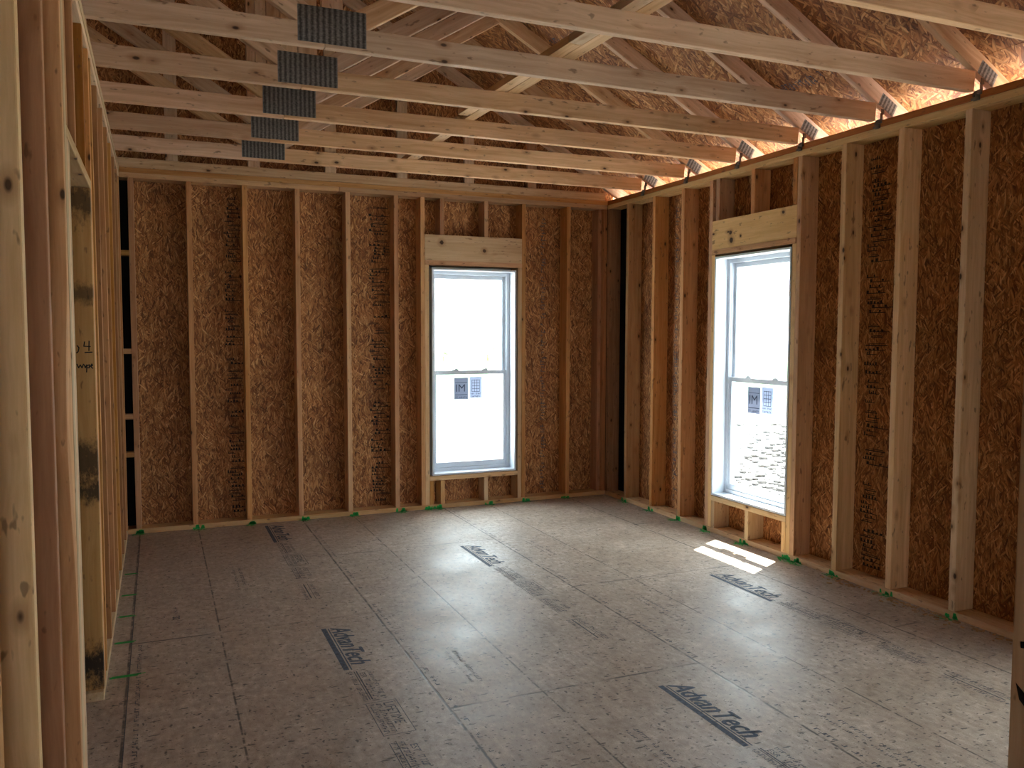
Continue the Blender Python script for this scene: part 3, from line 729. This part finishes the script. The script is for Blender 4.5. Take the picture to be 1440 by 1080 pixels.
# gable truss on the back wall
r = tag(empty('gable_truss', (0, YB + .010, 0)), 'gable end truss with upright studs standing on the back wall', 'roof truss')
z0 = ZT + .001; z1 = z0 + .07
slab('bottom_chord', [(XM, z0), (XC, z0), (XC, z1), (XM, z1)], 0, .038, (1, 0), M['truss'], r)
hp = .098 * cs
slab('rafter', [(XRIDGE + .001, zu(XRIDGE)), (XE, zu(XE)), (XE, zu(XE) + hp), (XRIDGE + .001, zu(XRIDGE) + hp)], 0, .038, (1, -SLOPE), M['truss'], r)
slab('rafter', [(2 * XRIDGE - XE, zu(XE)), (XRIDGE - .001, zu(XRIDGE)), (XRIDGE - .001, zu(XRIDGE) + hp), (2 * XRIDGE - XE, zu(XE) + hp)], 0, .038, (1, SLOPE), M['truss'], r)
for n in range(-4, 6):
    x = .732 + .6 * n
    if XM + .2 < x < XC - .2:
        slab('gable_stud', [(x - .045, z1), (x + .045, z1), (x + .045, zu(x + .045) - .001 if n >= 0 else zu(x + .045) - .03), (x - .045, zu(x - .045) - (.03 if n <= 0 else .001))], 0, .038, (0, 1), M['truss'], r)
# lapped lateral brace lying on the bottom chords
zb = ZT + .100
def brace(x0, y0, x1, y1, wd, lbl, gp='braces lying over the truss chords'):
    d = Vector((x1 - x0, y1 - y0, 0)); L = d.length; a = math.atan2(-d.x, d.y)
    bm = bmesh.new(); abox(bm, -wd / 2, wd / 2, -.019, .019, 0, L, .003)
    Mx = Matrix.Translation((x0, y0, zb + .019)) @ Matrix.Rotation(a, 4, 'Z') @ Matrix.Rotation(-math.pi / 2, 4, 'X')
    return tag(link('lateral_brace', bm, M['pale'], Mx), lbl, 'brace', gp)
def bx(y): return 1.868 - .040 * (y - 2.95)
brace(bx(.6) + .037, .6, bx(4.85) + .037, 4.85, .070, 'pale brace board over the truss chords, right board of the pair')
brace(bx(.6) - .036, .6, bx(3.37) - .036, 3.37, .070, 'pale brace board over the nearest truss chords, left board of the pair')
brace(bx(3.375) - .036, 3.375, bx(4.70) - .036, 4.70, .070, 'short pale brace board butted to the end of the left near one')
brace(1.822, 4.86, 1.842, 6.54, .085, 'single pale brace board over the far truss chords, ending at the back wall')
# fascia
tag(board('fascia_board', XE, XE + .02, YF - .3, YB + .80, zu(XE) - .01, zu(XE) + .12, 'Y', M['pale']), 'fascia board closing the eave outside the right wall', 'fascia')

# ------------------------------------------------------------------ windows
def make_window(name, W, Hh):
    """local x across, y outward, z up, origin at inner bottom left"""
    bm = bmesh.new(); jt = .016; jd = .105
    for (a, b, c, d) in ((0, jt, 0, Hh), (W - jt, W, 0, Hh), (jt, W - jt, 0, jt), (jt, W - jt, Hh - jt, Hh)): abox(bm, a, b, -.004, jd, c, d, .0015)
    fw = .030                                # vinyl unit frame
    for (a, b, c, d) in ((0, jt + fw, 0, Hh), (W - jt - fw, W, 0, Hh), (jt + fw, W - jt - fw, 0, jt + fw), (jt + fw, W - jt - fw, Hh - jt - fw, Hh)): abox(bm, a, b, jd, jd + .07, c, d, .002)
    for (a, b, c, d) in ((-.03, jt, -.03, Hh + .03), (W - jt, W + .03, -.03, Hh + .03), (jt, W - jt, -.03, jt), (jt, W - jt, Hh - jt, Hh + .03)): abox(bm, a, b, .152, .158, c, d)
    for (a, b) in ((jt + fw, jt + fw + .006), (W - jt - fw - .006, W - jt - fw)): abox(bm, a, b, jd + .012, jd + .018, jt + fw, Hh - jt - fw)
    root = tag(link(name, bm, M['white']), kind='structure')
    x0, x1 = jt + fw, W - jt - fw; zb, zt = jt + fw, Hh - jt - fw; zm = .885
    def sash(nm, y, za, zc, rl):
        bm = bmesh.new(); s = .030
        for (a, b, c, d) in ((x0 + .001, x0 + s, za, zc), (x1 - s, x1 - .001, za, zc), (x0 + s, x1 - s, za, za + rl[0]), (x0 + s, x1 - s, zc - rl[1], zc)): abox(bm, a, b, y, y + .028, c, d, .003)
        o = link(nm, bm, M['white'], None, root)
        bm = bmesh.new(); abox(bm, x0 + s, x1 - s, y + .012, y + .016, za + rl[0], zc - rl[1])
        link('glass_pane', bm, M['glass'], None, o); return o
    sash('upper_sash', jd + .036, zm - .018, zt - .001, (.036, .034))
    lo = sash('lower_sash', jd + .006, zb + .001, zm + .018, (.045, .036))
    for fx in (.30, .70):
        bm = bmesh.new(); cx = x0 + (x1 - x0) * fx
        abox(bm, cx - .028, cx + .028, jd + .006, jd + .03, zm + .018, zm + .028, .002); abox(bm, cx - .008, cx + .02, jd + .000, jd + .014, zm + .028, zm + .036, .002)
        link('sash_lock', bm, M['white'], None, lo)
    sx, sz = .245, zm - .045; y = jd + .0168
    bm = bmesh.new(); abox(bm, sx, sx + .135, y, y + .0006, sz - .195, sz); st = link('sticker', bm, M['sticker_grey'], None, lo); st['label'] = 'grey window label'
    FM2 = lambda x, z: Matrix(((1, 0, 0, x), (0, 0, -1, y - .0008), (0, 1, 0, z), (0, 0, 0, 1)))
    bm = bmesh.new(); text_mesh(bm, 'IM', .095, FM2(sx + .012, sz - .125))
    quad(bm, FM2(sx, sz), .01, .125, -.045, -.041); quad(bm, FM2(sx, sz), .01, .125, -.155, -.150); squiggle(bm, FM2(sx, sz), .012, .12, -.182, .014, random.Random(3), .9)
    link('sticker_print', bm, M['sticker_ink'], None, st)
    bm = bmesh.new(); sx2 = sx + .148; abox(bm, sx2, sx2 + .115, y, y + .0006, sz - .185, sz + .005); st = link('sticker', bm, M['sticker_light'], None, lo); st['label'] = 'pale window label with a printed grid'
    bm = bmesh.new(); F = FM2(sx2, sz - .19)
    for k in range(4): quad(bm, F, .02 + k * .024, .024 + k * .024, .06, .17)
    for k in range(5): quad(bm, F, .02, .096, .06 + k * .026, .064 + k * .026)
    squiggle(bm, F, .012, .10, .012, .014, random.Random(4), .9); squiggle(bm, F, .012, .10, .036, .014, random.Random(5), .9)
    link('sticker_print', bm, M['sticker_ink'], None, st)
    return root
w1 = make_window('window_1', .791, 1.790); w1.location = (2.183, YB, .290)
w2 = make_window('window_2', .791, 1.803); w2.location = (XR, 5.013, .290); w2.rotation_euler = (0, 0, -math.pi / 2)
w3 = copy_tree(w2); w3.name = 'window_3'; w3.location = (XR, 2.172, .290)

# ------------------------------------------------------------------ outside
bm = bmesh.new(); bmesh.ops.create_grid(bm, x_segments=4, y_segments=4, size=70)
g = tag(link('ground', bm, M['ground'], Matrix.Translation((0, 0, GZ))), kind='structure')
rr = random.Random(5); bm = bmesh.new()
for k in range(900):
    a = rr.random() ** 1.4; b = (rr.random() - .5) * (2.2 + a * 2.5); x = 6.9 + 6.2 * a + b * .7; y = 7.9 + 7.4 * a - b * .7; s = .022 + rr.random() ** 2 * .06
    q = bmesh.ops.create_icosphere(bm, subdivisions=1, radius=s)['verts']
    for v in q:
        v.co = Vector((v.co.x * (1 + rr.random() * .4), v.co.y * (1 + rr.random() * .4), v.co.z * .55)) + Vector((x, y, GZ + s * .3))
tag(link('loose_stones', bm, M['rock']), 'scattered grey stones on the bare ground outside the right window', 'stones', kind='stuff')
def tree(x, y, h, lbl):
    rr = random.Random(int(x * 7 + y)); r = empty('distant_tree', (x, y, GZ)); tag(r, lbl, 'tree', 'trees on the horizon')
    bm = bmesh.new(); bmesh.ops.create_cone(bm, segments=8, radius1=h * .05, radius2=h * .03, depth=h * .5, cap_ends=True); bmesh.ops.translate(bm, vec=(0, 0, h * .25), verts=bm.verts)
    link('trunk', bm, M['stud_dark'], None, r)
    bm = bmesh.new()
    for k in range(14):
        q = bmesh.ops.create_icosphere(bm, subdivisions=2, radius=h * (.13 + rr.random() * .1))['verts']
        d = Vector(((rr.random() - .5) * h * .6, (rr.random() - .5) * h * .6, h * (.42 + rr.random() * .42)))
        for v in q: v.co = v.co * (1 + (rr.random() - .5) * .25) + d
    link('crown', bm, M['bush'], None, r)
for i, (x, y, h) in enumerate(((18.5, 60, 1.9), (21.5, 62, 1.5), (25, 61, 1.7), (47, 42, 1.3), (50, 40, 1.1))):
    tree(x, y, h, 'small pale green tree far off through the ' + ('back window, %s' % ('left', 'middle', 'right')[i] if i < 3 else 'right window, %s' % ('left', 'right')[i - 3]))

# debris along the right wall
rr = random.Random(9); bm = bmesh.new()
for k in range(150):
    y = 2.2 + rr.random() * 1.6; x = XR - .015 - abs(rr.gauss(0, .05)); s = .004 + rr.random() * .012
    Mx = Matrix.Translation((x, y, .003)) @ Matrix.Rotation(rr.random() * 6, 4, 'Z')
    n0 = len(bm.verts); abox(bm, -s, s, -s * .4, s * .4, -.002, .003); bm.verts.ensure_lookup_table()
    for v in bm.verts[n0:]: v.co = Mx @ v.co
tag(link('sawdust_chips', bm, M['chip']), 'scattered wood chips along the foot of the right wall', 'wood chips', kind='stuff')

# ------------------------------------------------------------------ light
w = bpy.data.worlds.new('World'); scene.world = w; w.use_nodes = True; nt = w.node_tree; nt.nodes.clear()
bg = nt.nodes.new('ShaderNodeBackground'); bg.inputs[0].default_value = (.86, .93, 1.0, 1); bg.inputs[1].default_value = 1.0
ow = nt.nodes.new('ShaderNodeOutputWorld'); nt.links.new(bg.outputs[0], ow.inputs[0])
sd = bpy.data.lights.new('sun', 'SUN'); sd.energy = 4.6; sd.angle = .009; sd.color = (1, .96, .90)
so = bpy.data.objects.new('sun', sd); col.objects.link(so)
so.rotation_euler = Vector((-1, -.5, -2.79)).to_track_quat('-Z', 'Y').to_euler(); so.location = (8, 8, 12)

# ------------------------------------------------------------------ camera
yaw, pitch, roll = .38402773, .06030009, .00022396
fw = Vector((math.sin(yaw) * math.cos(pitch), math.cos(yaw) * math.cos(pitch), -math.sin(pitch)))
rt = Vector((math.cos(yaw), -math.sin(yaw), 0)); up = rt.cross(fw)
c_, s_ = math.cos(roll), math.sin(roll); r2 = c_ * rt + s_ * up; u2 = -s_ * rt + c_ * up
cd = bpy.data.cameras.new('camera'); cam = bpy.data.objects.new('camera', cd); col.objects.link(cam)
cam.matrix_world = Matrix.Translation((0, 0, 1.51165)) @ Matrix((r2, u2, -fw)).transposed().to_4x4()
cd.sensor_fit = 'HORIZONTAL'; cd.sensor_width = 36; cd.lens = 1135.2135 / 1440 * 36
cd.shift_x = 39.694 / 1440; cd.shift_y = -1.035 / 1440; cd.clip_start = .05; cd.clip_end = 300
scene.camera = cam
vs = scene.view_settings
vs.view_transform = 'Standard'; vs.look = 'None'; vs.gamma = 1; vs.use_curve_mapping = False
vs.exposure = 3.8
